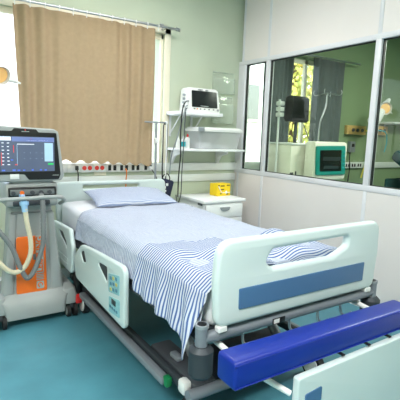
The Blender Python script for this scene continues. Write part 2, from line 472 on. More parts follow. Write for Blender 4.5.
# foot tube, corner sockets, bumpers
b = new(); cyl(b, (-.038, .03, .532), (1.0, .03, .532), .023)
cyl(b, (-.038, .03, .535), (.05, .13, .51), .018); cyl(b, (1.0, .03, .535), (.91, .13, .51), .018); obj('foot_tube', b, 'frame', bed)
b = new(); bx(b, .30, .37, .004, .0075, .520, .545, .001); o = obj('sticker', b, 'black', bed)
b = new(); bx(b, .305, .335, .002, .004, .524, .541); obj('sticker_print', b, 'wplast', o)
for x in (-.038, 1.0):
    b = new(); cyl(b, (x, .03, .40), (x, .03, .583), .024); o = obj('corner_post', b, 'frame', bed)
    b = new(); cyl(b, (x, .03, .578), (x, .03, .590), .027); obj('post_ring', b, 'steel', o)
    b = new(); cyl(b, (x, .03, .585), (x, .03, .5915), .018); obj('post_cap', b, 'black', o)
    b = new(); cyl(b, (x, .03, .385), (x, .03, .397), .040, .047); cyl(b, (x, .03, .397), (x, .03, .490), .047); cyl(b, (x, .03, .490), (x, .03, .506), .047, .032)
    obj('wall_bumper', b, 'framed', bed)
# hooks under the foot tube
for x in (.16, .42, .60, .76):
    b = new(); tube(b, [(x, .03, .515), (x, .02, .47), (x+.025, .0, .455), (x+.035, -.01, .48)], .006); obj('hook', b, 'chrome', bed)
# lower frame on castors
for x in (.0, .93):
    b = new(); s = 1 if x < .5 else -1
    bx(b, x-.022, x+.022, .36, 1.56, .15, .19, .012); obj('base_rail', b, 'frame', bed)
    b = new(); bx(b, x+s*.045-.016, x+s*.045+.016, .30, 1.95, .16, .205, .01); obj('inner_rail', b, 'framed', bed)
b = new(); bx(b, .07, .19, .22, .66, .165, .20, .015); obj('base_cover', b, 'dkgrey', bed)
b = new(); bx(b, .095, .135, .42, .50, .20, .225, .01); obj('pedal', b, 'frame', bed)
b = new(); bx(b, -.01, .022, .335, .375, .148, .195, .008); obj('green_end_cap', b, 'green', bed)
b = new(); bx(b, .03, .075, .25, .31, .14, .205, .014); obj('white_end_cap', b, 'wplast', bed)
b = new(); cyl(b, (.03, .215, .165), (.93, .215, .165), .026); obj('base_crossbar', b, 'frame', bed)
b = new(); cyl(b, (.05, 1.56, .17), (.88, 1.56, .17), .024); obj('base_crossbar', b, 'frame', bed)
b = new(); bx(b, .19, .80, .25, .55, .13, .17, .01); obj('base_plate', b, 'framed', bed)
for y, y2 in ((.42, .75), (1.75, 1.45)):
    for x in (.20, .75):
        b = new(); cyl(b, (x, y, .18), (x, y2, .50), .028); obj('lift_arm', b, 'frame', bed)
b = new(); bx(b, .34, .60, .85, 1.55, .22, .45, .03); obj('drive_housing', b, 'dkgrey', bed)
for x, y in ((.075, .26), (.855, .26), (.045, 1.66), (.885, 1.66)):
    sx = -1 if x < .5 else 1
    b = new(); bx(b, x-.022, x+.022, y-.035, y+.035, .11, .17, .012); cyl(b, (x, y, .11), (x, y, .16), .02)
    k = obj('castor', b, 'dkgrey', bed)
    b = new(); cyl(b, (x-.020, y-.02, .067), (x+.020, y-.02, .067), .067, n=28); obj('tyre', b, 'rubber', k)
    b = new(); cyl(b, (x-.026, y-.02, .067), (x+.026, y-.02, .067), .050, n=28); obj('wheel_cover', b, 'wplast', k)
b = new(); bx(b, -.028, .015, 1.60, 1.68, .09, .155, .01); obj('brake_pedal', b, 'red', bed)
b = new(); bx(b, -.02, .02, 1.62, 1.70, .15, .34, .01); obj('brake_arm', b, 'black', bed)
# side rails (y measured from the foot end)
def rail_half(x, foot):
    m = 1 if x < .5 else -1
    if foot:
        out = rr([(.70, .283), (1.51, .318), (1.545, .46), (1.39, .572), (1.20, .590), (.70, .618)], [.035, .06, .10, .10, .20, .06], 8)
        holes = [rr([(1.402, .522), (1.330, .545), (1.292, .480), (1.352, .470)], .012, 4),
                 rr([(1.10, .540), (.938, .550), (.938, .460)], .015, 4)]
        o = obj('side_rail', mv(panel(out, holes, .032, .012, 'x'), (x, 0, 0)), 'mint', bed)
        face = x-m*.016
        b = new(); bx(b, x-m*.008, x+m*.004, 1.28, 1.41, .465, .55); obj('hole_shade_plate', b, 'framed', o)  # added dark plate, stands for the shade inside the grip hole
        b = new(); bx(b, x-m*.008, x+m*.004, .93, 1.11, .455, .555); obj('hole_shade_plate', b, 'framed', o)
        b = mv(panel(rr([(.905, .425), (.755, .450), (.755, .558), (.905, .530)], .012), [], .004, .001, 'x'), (face-m*.0006, 0, 0)); k = obj('keypad', b, 'keypad', o)
        for r in range(3):
            for q in range(3):
                b = new(); y = .868-q*.038; z = .452+r*.031+q*.008
                bx(b, face-m*.006, face-m*.002, y-.012, y+.012, z-.009, z+.009, .002); obj('button', b, 'keyy' if (r+q) % 3 == 0 else 'keyb', k)
        b = mv(panel(rr([(.90, .315), (.75, .330), (.75, .428), (.90, .402)], .012), [], .004, .001, 'x'), (face-m*.0006, 0, 0)); k = obj('keypad', b, 'keypad', o)
        b = new(); bx(b, face-m*.006, face-m*.002, .80, .855, .375, .405, .002); obj('display', b, 'lcd', k)
        for q in range(4):
            b = new(); y = .875-q*.03; bx(b, face-m*.006, face-m*.002, y-.010, y+.010, .345, .360, .002); obj('button', b, 'keyb', k)
        b = new(); bx(b, x+m*.014, x+m*.06, 1.0, 1.10, .36, .44, .01); obj('rail_arm', b, 'framed', o)
        b = new(); bx(b, x+m*.014, x+m*.06, 1.25, 1.35, .36, .44, .01); obj('rail_arm', b, 'framed', o)
    else:
        out = rr([(1.61, .312), (1.745, .312), (2.09, .340), (2.10, .45), (2.118, .598), (1.86, .615), (1.635, .622), (1.612, .560), (1.575, .505)], [.03, .05, .04, .1, .04, .1, .03, .04, .05], 6)
        holes = [rr([(1.90, .565), (1.80, .565), (1.72, .515), (1.70, .47), (1.76, .50), (1.86, .535)], .012, 4)]
        o = obj('side_rail', mv(panel(out, holes, .032, .012, 'x'), (x, 0, 0)), 'mint', bed)
        b = new(); bx(b, x-m*.008, x+m*.004, 1.69, 1.91, .46, .575); obj('hole_shade_plate', b, 'framed', o)  # dark plate again, colours the head-half hole as if shaded
        b = new(); face = x-m*.016
        for z in (.36, .40): bx(b, face-m*.003, face, 1.68, 2.0, z-.004, z+.004, .001)
        obj('grip_rib', b, 'mint', o)
        b = new(); bx(b, x+m*.02, x+m*.06, 1.80, 1.88, .42, .50, .01); obj('rail_arm', b, 'framed', o)
for x in (-.045, .993):
    rail_half(x, True); rail_half(x, False)
# pull-out shelf panel at the foot with its bracket
pt = obj('foot_shelf_panel', mv(panel(rr([(.165, .14), (1.02, .14), (1.02, .475), (.165, .468)], .012), [], .03, .006, 'y'), (0, -.262, 0)), 'mint', bed)
obj('emblem', mv(panel(rr([(.20, .345), (.285, .352), (.285, .408), (.20, .400)], .008), [], .004, .001, 'y'), (0, -.2785, 0)), 'blueins', pt)
for x0 in (.05, .90):
    b = new(); cyl(b, (x0, .20, .50), (x0, -.15, .470), .012)
    cyl(b, (x0, -.13, .472), (x0+.11, -.245, .40), .011); obj('shelf_bracket', b, 'wplast', bed)
b = new()
for x in (.42, .58, .72): bx(b, x-.008, x+.008, -.262, -.14, .477, .483, .002)
bx(b, .05, 1.0, -.20, -.16, .474, .482, .003)
obj('clip', b, 'black', bed)
# blue cushion on the shelf
t = thing('bolster_cushion', 'long royal blue vinyl bolster resting across the foot of the bed', 'cushion', (.385, -2.625, .483), .004)
b = new(); box(b, (.02, 0, .048), (.99, .104, .096), .014, 3)
for v in b.verts: v.co.z += .004*math.sin(v.co.x*23)*(v.co.z > .05)
obj('cover', b, 'bluev', t)
b = new(); tube(b, [(-.475, -.0535, .012), (.515, -.0535, .012)], .0025, 6, 0); tube(b, [(-.477, -.05, .088), (.517, -.05, .088)], .0025, 6, 0); obj('piping', b, 'bluev', t)

# ------------------------------------------------------------------ bedding (bed coordinates -> world)
RB = Matrix.Translation((BX, BY, 0)) @ Matrix.Rotation(BR, 4, 'Z')
def top_z(x, y):
    return .708+.012*(1-min(1, abs((x-.475)/.45))**4)+.022*max(0, (y-1.2)/1.0)
b = new(); box(b, (0, 0, 0), (.91, 2.085, .168), .04, 4)
bmesh.ops.subdivide_edges(b, edges=[e for e in b.edges if e.calc_length() > .3], cuts=6, use_grid_fill=True)
for v in b.verts:
    v.co += Vector((.475, 1.094, .6245))
    if v.co.z > .64: v.co.z += top_z(v.co.x, v.co.y)-.708
b.transform(RB)
tag(obj('mattress', b, 'matt', ang=60), 'thick white covered mattress on the hospital bed', 'mattress')

def sheet(y0, y1, lift, hemL, hemR, name, m, ny=70, seed=0, wav=.006, fa=1., xl=.018, xr=.932, yfun=None):
    rows = []; n1, n2, n3 = 22, 46, 14; R = .045
    for j in range(ny+1):
        v = j/ny; r = []
        def yy(u): return (y0+(y1-y0)*v) if yfun is None else yfun(u, v)
        # left drop from hem up
        yc = yy(0.)
        L = hemL(yc)
        for i in range(n1):
            d = L*(1-i/n1)
            k = min(1, d/.12)
            fold = fa*(.018*k*(.5+.5*math.sin(yc*27+seed+d*5))+.010*k*math.sin(yc*51+d*9))
            r.append(((xl-lift-.004-.02*k-fold-.16*max(0, d-.12), yc-.05*max(0, d-.1), top_z(xl, yc)-R-d+lift), (-d, yc)))
        for i in range(n2+1):
            u = i/n2; x = xl+(xr-xl)*u; y = yy(u)
            e = min(x-xl, xr-x); drop = 0.
            if e < R: drop = R-math.sqrt(max(0, R*R-(R-e)**2))
            w = (.010*max(0, math.sin((x*.8+y*1.6)*9+1.))**3*min(1, e/.1) if wav > .01 else 0)+wav*(math.sin(x*13+y*7+seed)*math.sin(y*11-x*4+seed*2)+.5*math.sin(x*29-y*17))*min(1, e/.06)
            r.append(((x-(lift+.004)*(1-min(1, e/.02))*(1 if u < .5 else -1), y, top_z(x, y)+lift-drop+w+wav*.6), (R+u*(xr-xl), y)))
        yc = yy(1.); L = hemR(yc)
        for i in range(1, n3+1):
            d = L*i/n3; fold = .012*min(1, d/.1)*(.5+.5*math.sin(yc*23+seed))
            r.append(((xr+lift+.004+fold, yc, top_z(xr, yc)-R-d+lift), (R+xr-xl+d, yc)))
        rows.append(r)
    b = uvgrid(rows); b.transform(RB)
    o = obj(name, b, m, ang=180); solid(o, .0025, 0.)
    return o
o = sheet(.08, 1.72, .008, lambda y: .118+.012*math.sin(y*4.)+.03*max(0, y-1.3), lambda y: .10, 'bed_sheet', 'sheet', 90, 1, .005, .25,
          yfun=lambda u, v: .08+(1.66+.05*u+.02*math.sin(u*6)-.08)*v)
tag(o, 'pale blue finely patterned sheet spread over most of the mattress', 'bed sheet')
def interp(tab, x):
    if x <= tab[0][0]: return tab[0][1]
    for (a, p), (c, q) in zip(tab, tab[1:]):
        if x <= c: return p+(q-p)*(x-a)/(c-a)
    return tab[-1][1]
HEM = [(.05, .02), (.07, .05), (.09, .13), (.115, .27), (.135, .26), (.165, .235), (.21, .20), (.28, .185), (.40, .175), (.53, .168), (.60, .155), (.66, .125)]
o = sheet(.03, .66, .020, lambda y: interp(HEM, y), lambda y: .06, 'folded_sheet', 'striped', 110, 4, .016, .9,
          yfun=lambda u, v: (.052-.01*min(1, u*3))+(.66-.12*min(1, u*2)+.03*math.sin(u*8)-.045)*v)
tag(o, 'blue and white striped sheet folded at the foot, trailing over the mattress side', 'sheet')

# pillow
rows = []; n = 36; pw, pd, ph = .66, .40, .085
b = new(); L = b.loops.layers.uv.new('UVMap')
for side in (1, -1):
    V = []
    for j in range(n+1):
        r = []
        for i in range(n+1):
            u, v = i/n*2-1, j/n*2-1
            pr_ = max(0, (1-abs(u)**3.2))**.55*max(0, (1-abs(v)**3.2))**.55
            sag = 1-.06*(1-u*u); 
            x = u*pw/2*(1-.05*(1-v*v)); y = v*pd/2*(1-.06*(1-u*u))
            z = side*ph*.62*pr_*(1+.10*math.sin(u*3.1+v*2)) if side > 0 else -ph*.40*pr_
            r.append(b.verts.new((x, y, z)))
        V.append(r)
    for j in range(n):
        for i in range(n):
            f = b.faces.new((V[j][i], V[j][i+1], V[j+1][i+1], V[j+1][i]))
            for lp, (a, c) in zip(f.loops, ((j, i), (j, i+1), (j+1, i+1), (j+1, i))): lp[L].uv = (c/n*pw, a/n*pd)
bmesh.ops.remove_doubles(b, verts=b.verts, dist=1e-4)
b.transform(Matrix.Translation((.48, -.54, .780)) @ Matrix.Rotation(math.radians(-3), 4, 'Z') @ Matrix.Rotation(math.radians(9), 4, 'X'))
tag(obj('pillow', b, 'pillow', ang=180), 'flat pale blue striped pillow lying at the head of the bed', 'pillow')

# ------------------------------------------------------------------ ventilator on its trolley (coordinates relative to its foot point)
VX, VY = -.29, -.62
vent = thing('medical_ventilator', 'grey breathing machine with orange front and lit touch screen', 'ventilator', (VX, VY, 0))
def vb(bm): return mv(bm, (-VX, -VY, 0))
def loft(bm, secs):
    rings = [[bm.verts.new((x, y, z)) for x, y in pts] for z, pts in secs]
    for a, c in zip(rings, rings[1:]):
        for k in range(len(a)): bm.faces.new((a[k], a[(k+1) % len(a)], c[(k+1) % len(a)], c[k]))
    bm.faces.new(rings[0][::-1]); bm.faces.new(rings[-1]); return bm
def rect(x0, x1, y0, y1, r): return rr([(x0, y0), (x1, y0), (x1, y1), (x0, y1)], r, 5)
b = loft(new(), [(.06, rect(-.50, -.12, -.845, -.42, .03)), (.11, rect(-.505, -.115, -.85, -.415, .04)), (.175, rect(-.54, -.08, -.83, -.43, .06)), (.215, rect(-.51, -.105, -.79, -.47, .06))])
obj('base', vb(b), 'ventg', vent)
for x0, x1 in ((-.61, -.475), (-.155, -.03)):
    b = loft(new(), [(.100, rect(x0, x1, -.825, -.41, .04)), (.15, rect(x0, x1, -.830, -.405, .04)), (.20, rect(x0+.012, x1-.012, -.81, -.42, .04)), (.222, rect(x0+.03, x1-.03, -.77, -.45, .02))])
    obj('foot_cover', vb(b), 'ventg', vent)
for x, y in ((-.53, -.80), (-.075, -.79), (-.53, -.46), (-.075, -.46)):
    b = new(); bx(b, x-.02, x+.02, y-.02, y+.025, .055, .095, .01); k = obj('castor', vb(b), 'dkgrey', vent)
    for s in (-1, 1):
        b = new(); cyl(b, (x+s*.012, y-.012, .045), (x+s*.034, y-.012, .045), .045, n=24); obj('wheel', vb(b), 'rubber', k)
        b = new(); cyl(b, (x+s*.030, y-.012, .045), (x+s*.0365, y-.012, .045), .030, n=24); obj('hub_cap', vb(b), 'ventg', k)
b = loft(new(), [(.18, rect(-.485, -.135, -.775, -.50, .03)), (.45, rect(-.46, -.158, -.765, -.51, .03)), (.80, rect(-.435, -.185, -.76, -.52, .03)), (.955, rect(-.44, -.175, -.775, -.52, .03))])
obj('column', vb(b), 'ventg', vent)
for x0, x1, x2, x3 in ((-.515, -.435, -.447, -.405), (-.205, -.115, -.222, -.175)):
    b = loft(new(), [(.19, rect(x0, x1, -.785, -.70, .03)), (.45, rect((x0*.5+x2*.5), (x1*.5+x3*.5), -.778, -.70, .025)), (.74, rect(x2, x3, -.772, -.70, .02))])
    obj('side_pillar', vb(b), 'ventg', vent)
b = new(); bx(b, -.47, -.148, -.782, -.53, .785, .945, .02); obj('connector_block', vb(b), 'ventg', vent)
b = new(); bx(b, -.44, -.185, -.772, -.75, .745, .757, .004); obj('seam_strip', vb(b), 'ventd', vent)
k = obj('front_panel', vb(mv(panel(rr([(-.425, .205), (-.232, .205), (-.238, .595), (-.418, .595)], .022), [], .012, .004, 'y'), (0, -.786, 0))), 'orange', vent)
obj('name_strip', vb(mv(panel(rr([(-.300, .338), (-.252, .338), (-.252, .600), (-.300, .600)], .003), [], .002, .0005, 'y'), (0, -.7932, 0))), 'strip', k)
obj('lettering', vb(text('LEISTUNG', .0545, .0016, 'y', PI/2, (-.276, -.7946, .468), .0016)), 'orange', k)
b = new()
for q in range(4): bx(b, -.300, -.252, -.7945, -.792, .294+q*.0105, .2995+q*.0105)
obj('logo_bars', vb(b), 'strip', k)
kk = obj('logo_square', vb(mv(panel(rr([(-.300, .232), (-.252, .232), (-.252, .284), (-.300, .284)], .008), [], .002, .0005, 'y'), (0, -.7932, 0))), 'strip', k)
b = new(); tube(b, [(-.276+.013*math.cos(a_*.45), -.7946, .258+.015*math.sin(a_*.45)) for a_ in range(-1, 11)], .004, 6, 0); obj('logo_swirl', vb(b), 'orange', kk)
b = new(); bx(b, -.318, -.302, -.800, -.792, .435, .475, .003); obj('latch', vb(b), 'ventd', k)
# connector bay
b = new(); bx(b, -.455, -.162, -.797, -.775, .848, .918, .008); k = obj('connector_bay', vb(b), 'black', vent)
b = new(); bx(b, -.445, -.176, -.803, -.79, .868, .905, .004); obj('connector_plate', vb(b), 'ventd', k)
for x, m in ((-.43, 'dkgrey'), (-.378, 'orange'), (-.315, 'dkgrey'), (-.262, 'dkgrey'), (-.21, 'dkgrey')):
    b = new(); cyl(b, (x, -.82, .885), (x, -.795, .885), .013, n=16); obj('port', vb(b), m, k)
b = new(); bx(b, -.43, -.20, -.789, -.765, .795, .83, .008); obj('dark_slot', vb(b), 'dkgrey', vent)
b = new(); tube(b, [(-.60, -.76, .83), (-.615, -.83, .845), (-.575, -.875, .856), (-.40, -.885, .860), (-.24, -.88, .862), (-.158, -.872, .858), (-.125, -.84, .83), (-.135, -.77, .80)], .0125, 10, 6); obj('handle', vb(b), 'ventg', vent)
b = new(); tube(b, [(-.455, -.70, .83), (-.60, -.76, .83)], .012, 10, 0); obj('handle_arm', vb(b), 'ventg', vent)
# hoses
b = new(); cyl(b, (-.378, -.800, .868), (-.378, -.872, .832), .018); cyl(b, (-.378, -.872, .838), (-.378, -.878, .815), .029, .027); cyl(b, (-.378, -.878, .82), (-.376, -.885, .775), .020, .017); k = obj('hose_connector', vb(b), 'cyanp', vent)
b = new(); tube(b, [(-.376, -.885, .80), (-.368, -.89, .71), (-.350, -.89, .60), (-.352, -.885, .50), (-.392, -.88, .415), (-.455, -.885, .397), (-.525, -.89, .46), (-.60, -.87, .60), (-.62, -.83, .76)], .0145, 10, 10, .08); obj('breathing_hose', vb(b), 'hose', vent)
b = new(); tube(b, [(-.262, -.80, .875), (-.268, -.87, .835), (-.270, -.885, .70), (-.275, -.885, .56), (-.320, -.88, .41), (-.37, -.88, .345), (-.412, -.88, .42), (-.46, -.88, .56), (-.53, -.88, .67), (-.60, -.85, .78)], .0145, 10, 12, .14); obj('breathing_hose', vb(b), 'hosed', vent)
# touch screen
out = rr([(-.545, .955), (-.345, .955), (-.130, .958), (-.112, .99), (-.146, 1.275), (-.175, 1.292), (-.525, 1.302), (-.55, 1.28)], [.03, .05, .02, .03, .02, .02, .02, .02], 5)
k = obj('monitor_housing', vb(mv(panel(out, [], .07, .012, 'y'), (0, -.775, 0))), 'ventg', vent)
out = rr([(-.515, 1.004), (-.36, 1.004), (-.335, .968), (-.150, .968), (-.138, 1.0), (-.162, 1.268), (-.272, 1.268), (-.285, 1.286), (-.415, 1.290), (-.428, 1.272), (-.515, 1.272)], [.012]*11, 4)
obj('bezel', vb(mv(panel(out, [], .012, .003, 'y'), (0, -.811, 0))), 'black', k)
obj('screen', vb(mv(panel([(-.500, 1.02), (-.176, 1.022), (-.176, 1.238), (-.500, 1.240)], [], .004, .001, 'y'), (0, -.8165, 0))), 'screen', k)
SY = -.8195
def ui(name, m, rects, par):
    b = new()
    for x0, x1, z0, z1 in rects: bx(b, x0, x1, SY-.0006, SY+.001, z0, z1)
    return obj(name, vb(b), m, par)
ui('screen_header_bar', 'uihead', [(-.43, -.178, 1.208, 1.236)], k)
ui('screen_title', 'uiwhite', [(-.498, -.435, 1.213, 1.236), (-.345, -.285, 1.213, 1.217), (-.275, -.215, 1.213, 1.218), (-.40, -.30, 1.190, 1.194)], k)
ui('screen_side_panel', 'uilight', [(-.238, -.186, 1.085, 1.202)], k)
ui('screen_button', 'uigreen', [(-.218, -.184, 1.062, 1.074)], k)
ui('alarm_bar', 'uired', [(-.423, -.419, 1.14, 1.185), (-.415, -.40, 1.062, 1.068), (-.492, -.489, 1.06, 1.14), (-.322, -.314, 1.222, 1.23)], k)
ui('axis_ticks', 'uilight', [(-.402, -.400, 1.06, 1.19)]+[(-.36+i*.035, -.357+i*.035, 1.138-j*.036, 1.140-j*.036) for i in range(4) for j in range(2)], k)
ui('readings', 'uiwhite', [(-.488+i*.03, -.478+i*.03+random.random()*.006, 1.195-j*.022, 1.200-j*.022) for i in range(2) for j in range(7)], k)
for r_ in [(-.49, -.472, 1.026, 1.034), (-.43, -.412, 1.026, 1.036), (-.402, -.386, 1.026, 1.034), (-.37, -.356, 1.026, 1.034), (-.318, -.306, 1.026, 1.036), (-.268, -.256, 1.026, 1.036), (-.24, -.226, 1.026, 1.034), (-.438, -.425, 1.09, 1.098)]: ui('soft_key', 'uiblue', [r_], k)
b = new(); bx(b, -.353, -.347, -.8185, -.816, 1.276, 1.283, .001); obj('badge', vb(b), 'uired', k)
b = new(); bx(b, -.372, -.328, -.8185, -.816, 1.268, 1.272); bx(b, -.19, -.15, -.8185, -.816, .994, .997); obj('badge_text', vb(b), 'strip', k)
b = new(); bx(b, -.445, -.392, -.817, -.808, .974, 1.006, .001); obj('paper_tag', vb(b), 'wplast', k)
b = new(); bx(b, -.40, -.24, -.745, -.60, .94, 1.05, .02); obj('screen_neck', vb(b), 'ventd', vent)

# ------------------------------------------------------------------ examination lamps
def exam_lamp(loc, rz, label, post, k_=1., d=(.35, -.80, -.35), tail=False):
    t = thing('examination_lamp', label, 'lamp', loc, rz)
    z = post
    b = new(); cyl(b, (0, 0, 0), (0, 0, .03), .15, .14, 28); obj('base', b, 'wplast', t)
    b = new(); cyl(b, (0, 0, .03), (0, 0, z-.25), .013); obj('pole', b, 'chrome', t)
    b = new(); tube(b, [(0, 0, z-.26), (.0, .0, z-.15), (.03, .02, z-.05), (.10, .0, z+.0)], .008, 8); obj('gooseneck', b, 'wplast', t)
    b = new(); H = Vector((.10, 0, z)); d = Vector(d).normalized()
    cyl(b, H-d*.07*k_, H+d*.01*k_, .032*k_, .055*k_, 24); cyl(b, H+d*.01*k_, H+d*.05*k_, .055*k_, .068*k_, 24, False)
    if tail:
        cyl(b, H+Vector((-.02, .03, -.03)), H+Vector((-.15, .03, -.17)), .06, .075, 20); cyl(b, H+Vector((.02, .02, .03)), H+Vector((.09, .0, .12)), .05, .018, 16)
    k = obj('lamp_head', b, 'wplast', t)
    b = new(); cyl(b, H+d*.028*k_, H+d*.032*k_, .054*k_, .054*k_, 24); obj('reflector', b, 'amber', k)
    b = new(); q = H+d*.03
    cyl(b, q+Vector((.055, 0, -.02))*k_, q+Vector((.135, 0, -.045))*k_, .022, .006, 12); obj('grip', b, 'wplast', k)
    return t
exam_lamp((-.515, -.22, 0), 0., 'white examination lamp with amber reflector in front of the bright window', 1.67)

# ------------------------------------------------------------------ drip pole, cuff and cables
t = thing('drip_pole', 'slim grey drip pole with a flat cross arm behind the bed head', 'drip pole', (.895, -.14, 0))
b = new(); cyl(b, (0, 0, .10), (0, 0, 1.385), .010, n=14); obj('pole', b, 'steel', t)
b = new(); bx(b, -.115, .105, -.012, .012, 1.383, 1.397, .004); obj('cross_arm', b, 'steel', t)
b = new(); sph(b, (.105, 0, 1.39), .016); obj('arm_tip', b, 'wplast', t)
b = new(); bx(b, -.016, .016, -.02, .016, 1.20, 1.25, .006); obj('clamp', b, 'wplast', t)
b = new()
for q in range(5):
    a = q*2*PI/5+.3; cyl(b, (0, 0, .07), (.105*math.cos(a), .105*math.sin(a), .05), .011)
cyl(b, (0, 0, .05), (0, 0, .12), .02); obj('base', b, 'steel', t)
for q in range(5):
    a = q*2*PI/5+.3; b = new(); sph(b, (.105*math.cos(a), .105*math.sin(a), .024), .024); obj('castor', b, 'rubber', t)
t = thing('pressure_cuff', 'navy blood pressure cuff with white marks hanging beside the headboard', 'blood pressure cuff', (.985, -.165, .87))
b = new(); box(b, (.01, 0, -.085), (.125, .05, .17), .02, 3, Matrix.Rotation(.25, 3, 'Y')); k = obj('cuff', b, 'navy', t)
b = new(); bx(b, -.045, .0, -.031, -.024, -.115, -.095, .003); bx(b, -.03, -.005, -.031, -.024, -.085, -.06, .003); bx(b, -.005, .02, -.031, -.024, -.06, -.035, .003); obj('print', b, 'wplast', k)
b = new(); tube(b, [(-.03, 0, 0), (-.02, -.01, .04), (.02, -.01, .05), (.05, 0, .01), (.04, 0, -.03)], .005); obj('loop', b, 'black', t)
cord('cable', [(.985, -.15, 1.378), (.962, -.155, 1.36), (.955, -.165, 1.20), (.95, -.17, 1.0), (.955, -.165, .87)], .006, 'black', 'black cable hanging straight down beside the drip pole to the navy cuff', 'cable')
cord('cable', [(1.002, -.13, 1.378), (1.015, -.13, 1.36), (1.012, -.135, 1.15), (1.005, -.14, .98), (1.0, -.15, .865)], .006, 'dkgrey', 'dark grey cable hanging from the arm tip, nearer the shelves', 'cable')
cord('drip_tube', [(.990, -.165, 1.378), (.985, -.175, 1.25), (.985, -.175, 1.05), (.978, -.18, .90)], .0065, 'wplast', 'thin white tube hanging between two dark cables at the drip pole', 'tube')
cord('monitor_cable', [(1.20, -.20, 1.60), (1.12, -.27, 1.58), (1.055, -.33, 1.50), (1.04, -.335, 1.30), (1.045, -.335, 1.10), (1.04, -.32, .90), (1.05, -.30, .72)], .006, 'black', 'black cable from the patient monitor falling past the shelf ends', 'cable')
cord('monitor_cable', [(1.20, -.19, 1.56), (1.13, -.26, 1.54), (1.075, -.325, 1.46), (1.045, -.33, 1.38), (1.01, -.325, 1.25), (.99, -.27, 1.10), (1.0, -.22, .92)], .005, 'steel', 'pale grey cable curling from the monitor towards the navy cuff', 'cable')
cord('monitor_cable', [(1.20, -.18, 1.53), (1.14, -.25, 1.52), (1.085, -.33, 1.43), (1.075, -.335, 1.20), (1.065, -.335, .95), (1.075, -.31, .74), (1.045, -.30, .66), (1.03, -.30, .74)], .0045, 'dkgrey', 'thin dark cable looped at its end beside the bedside cabinet', 'cable')

# ------------------------------------------------------------------ wall shelves, monitor, bin, bottles
t = thing('wall_shelf', 'short upper white wall shelf carrying the patient monitor', 'shelf', (1.25, 0, 1.468), 0, 'white wall shelves')
obj('board', bx(new(), -.19, .28, -.29, 0, 0, .032, .004), 'white', t)
for x in (-.14, .10):
    b = new(); bx(b, x-.012, x+.012, -.008, 0, -.20, 0); bx(b, x-.012, x+.012, -.22, 0, -.008, 0); cyl(b, (x, -.006, -.18), (x, -.19, -.01), .006, n=10); obj('bracket', b, 'white', t)
t = thing('wall_shelf', 'long lower white wall shelf carrying the plastic bin and bottles', 'shelf', (1.40, 0, 1.138), 0, 'white wall shelves')
obj('board', bx(new(), -.335, .41, -.30, 0, 0, .022, .004), 'white', t)
for x in (-.27, .27):
    out = rr([(0, 0), (-.20, 0), (-.185, -.03), (-.09, -.055), (-.05, -.10), (-.035, -.13), (0, -.13)], [0, .005, .02, .04, .03, .01, 0], 4)
    obj('bracket', mv(panel(out, [], .022, .003, 'x'), (x, 0, 0)), 'white', t)
t = thing('patient_monitor', 'white patient monitor with blank black screen on the upper shelf', 'monitor', (1.35, -.15, 1.501), -.03)
b = loft(new(), [(0, rect(-.172, .185, -.075, .095, .02)), (.02, rect(-.176, .188, -.08, .10, .02)), (.205, rect(-.165, .172, -.058, .095, .02)), (.224, rect(-.15, .155, -.045, .085, .02))])
k = obj('casing', b, 'wplast', t)
rt = Matrix.Rotation(-.102, 4, 'X')
def tilt(bm): bm.transform(Matrix.Translation((0, -.083, 0)) @ rt); return bm
obj('screen', tilt(mv(panel(rr([(-.130, .046), (.152, .046), (.145, .198), (-.130, .198)], .008), [], .006, .002, 'y'), (0, .0, 0))), 'dark', k)
for x, m in ((-.11, 'dkgrey'), (-.08, 'ocord'), (-.045, 'dkgrey'), (.0, 'dkgrey'), (.05, 'dkgrey'), (.10, 'dkgrey')):
    b = new(); bx(b, x, x+.014, -.004, .004, .026, .035, .001); obj('key', tilt(b), m, k)
b = new(); bx(b, -.04, .02, -.004, .004, .056, .062); bx(b, .022, .05, -.004, .004, .056, .061); obj('brand_mark', tilt(b), 'strip', k)
b = new(); bx(b, -.06, -.01, -.004, .004, .205, .213, .001); bx(b, .02, .05, -.004, .004, .205, .212, .001); obj('top_marks', tilt(b), 'steel', k)
b = new(); cyl(b, (.155, -.09, .028), (.155, -.07, .028), .011, n=18); obj('dial', b, 'ventg', k)
for z in (.05, .085, .12, .155):
    b = new(); cyl(b, (-.192, -.01, z), (-.160, -.01, z), .010, n=12); obj('side_port', b, 'steel', k)
# bin
t = thing('storage_bin', 'translucent plastic bin with lid on the lower shelf', 'bin', (1.51, -.175, 1.160))
b = loft(new(), [(0, rect(-.225, .225, -.105, .105, .03)), (.165, rect(-.25, .25, -.12, .12, .03))]); 
obj('tub', b, 'bin', t)
b = loft(new(), [(.165, rect(-.262, .262, -.13, .13, .03)), (.185, rect(-.265, .265, -.132, .132, .03)), (.205, rect(-.24, .24, -.115, .115, .03))]); obj('lid', b, 'wplast', t)
b = new(); bx(b, -.268, -.20, -.14, -.132, .165, .205, .004); obj('clip', b, 'steel', t)
def packet(loc, s, rot, m, label):
    b = new(); box(b, (0, 0, 0), s, .01, 2, Matrix.Rotation(rot, 3, 'Z')); b.transform(Matrix.Translation(loc))
    return tag(obj('packet', b, m), label, 'packet')
packet((1.385, -.18, 1.193), (.11, .10, .06), .4, 'matt', 'white crumpled packet at the left end inside the plastic bin')
packet((1.505, -.18, 1.183), (.11, .09, .04), -.3, 'strip', 'grey packet in the middle inside the plastic bin')
packet((1.61, -.17, 1.180), (.12, .10, .035), .2, 'white', 'flat white packet at the right end inside the plastic bin')
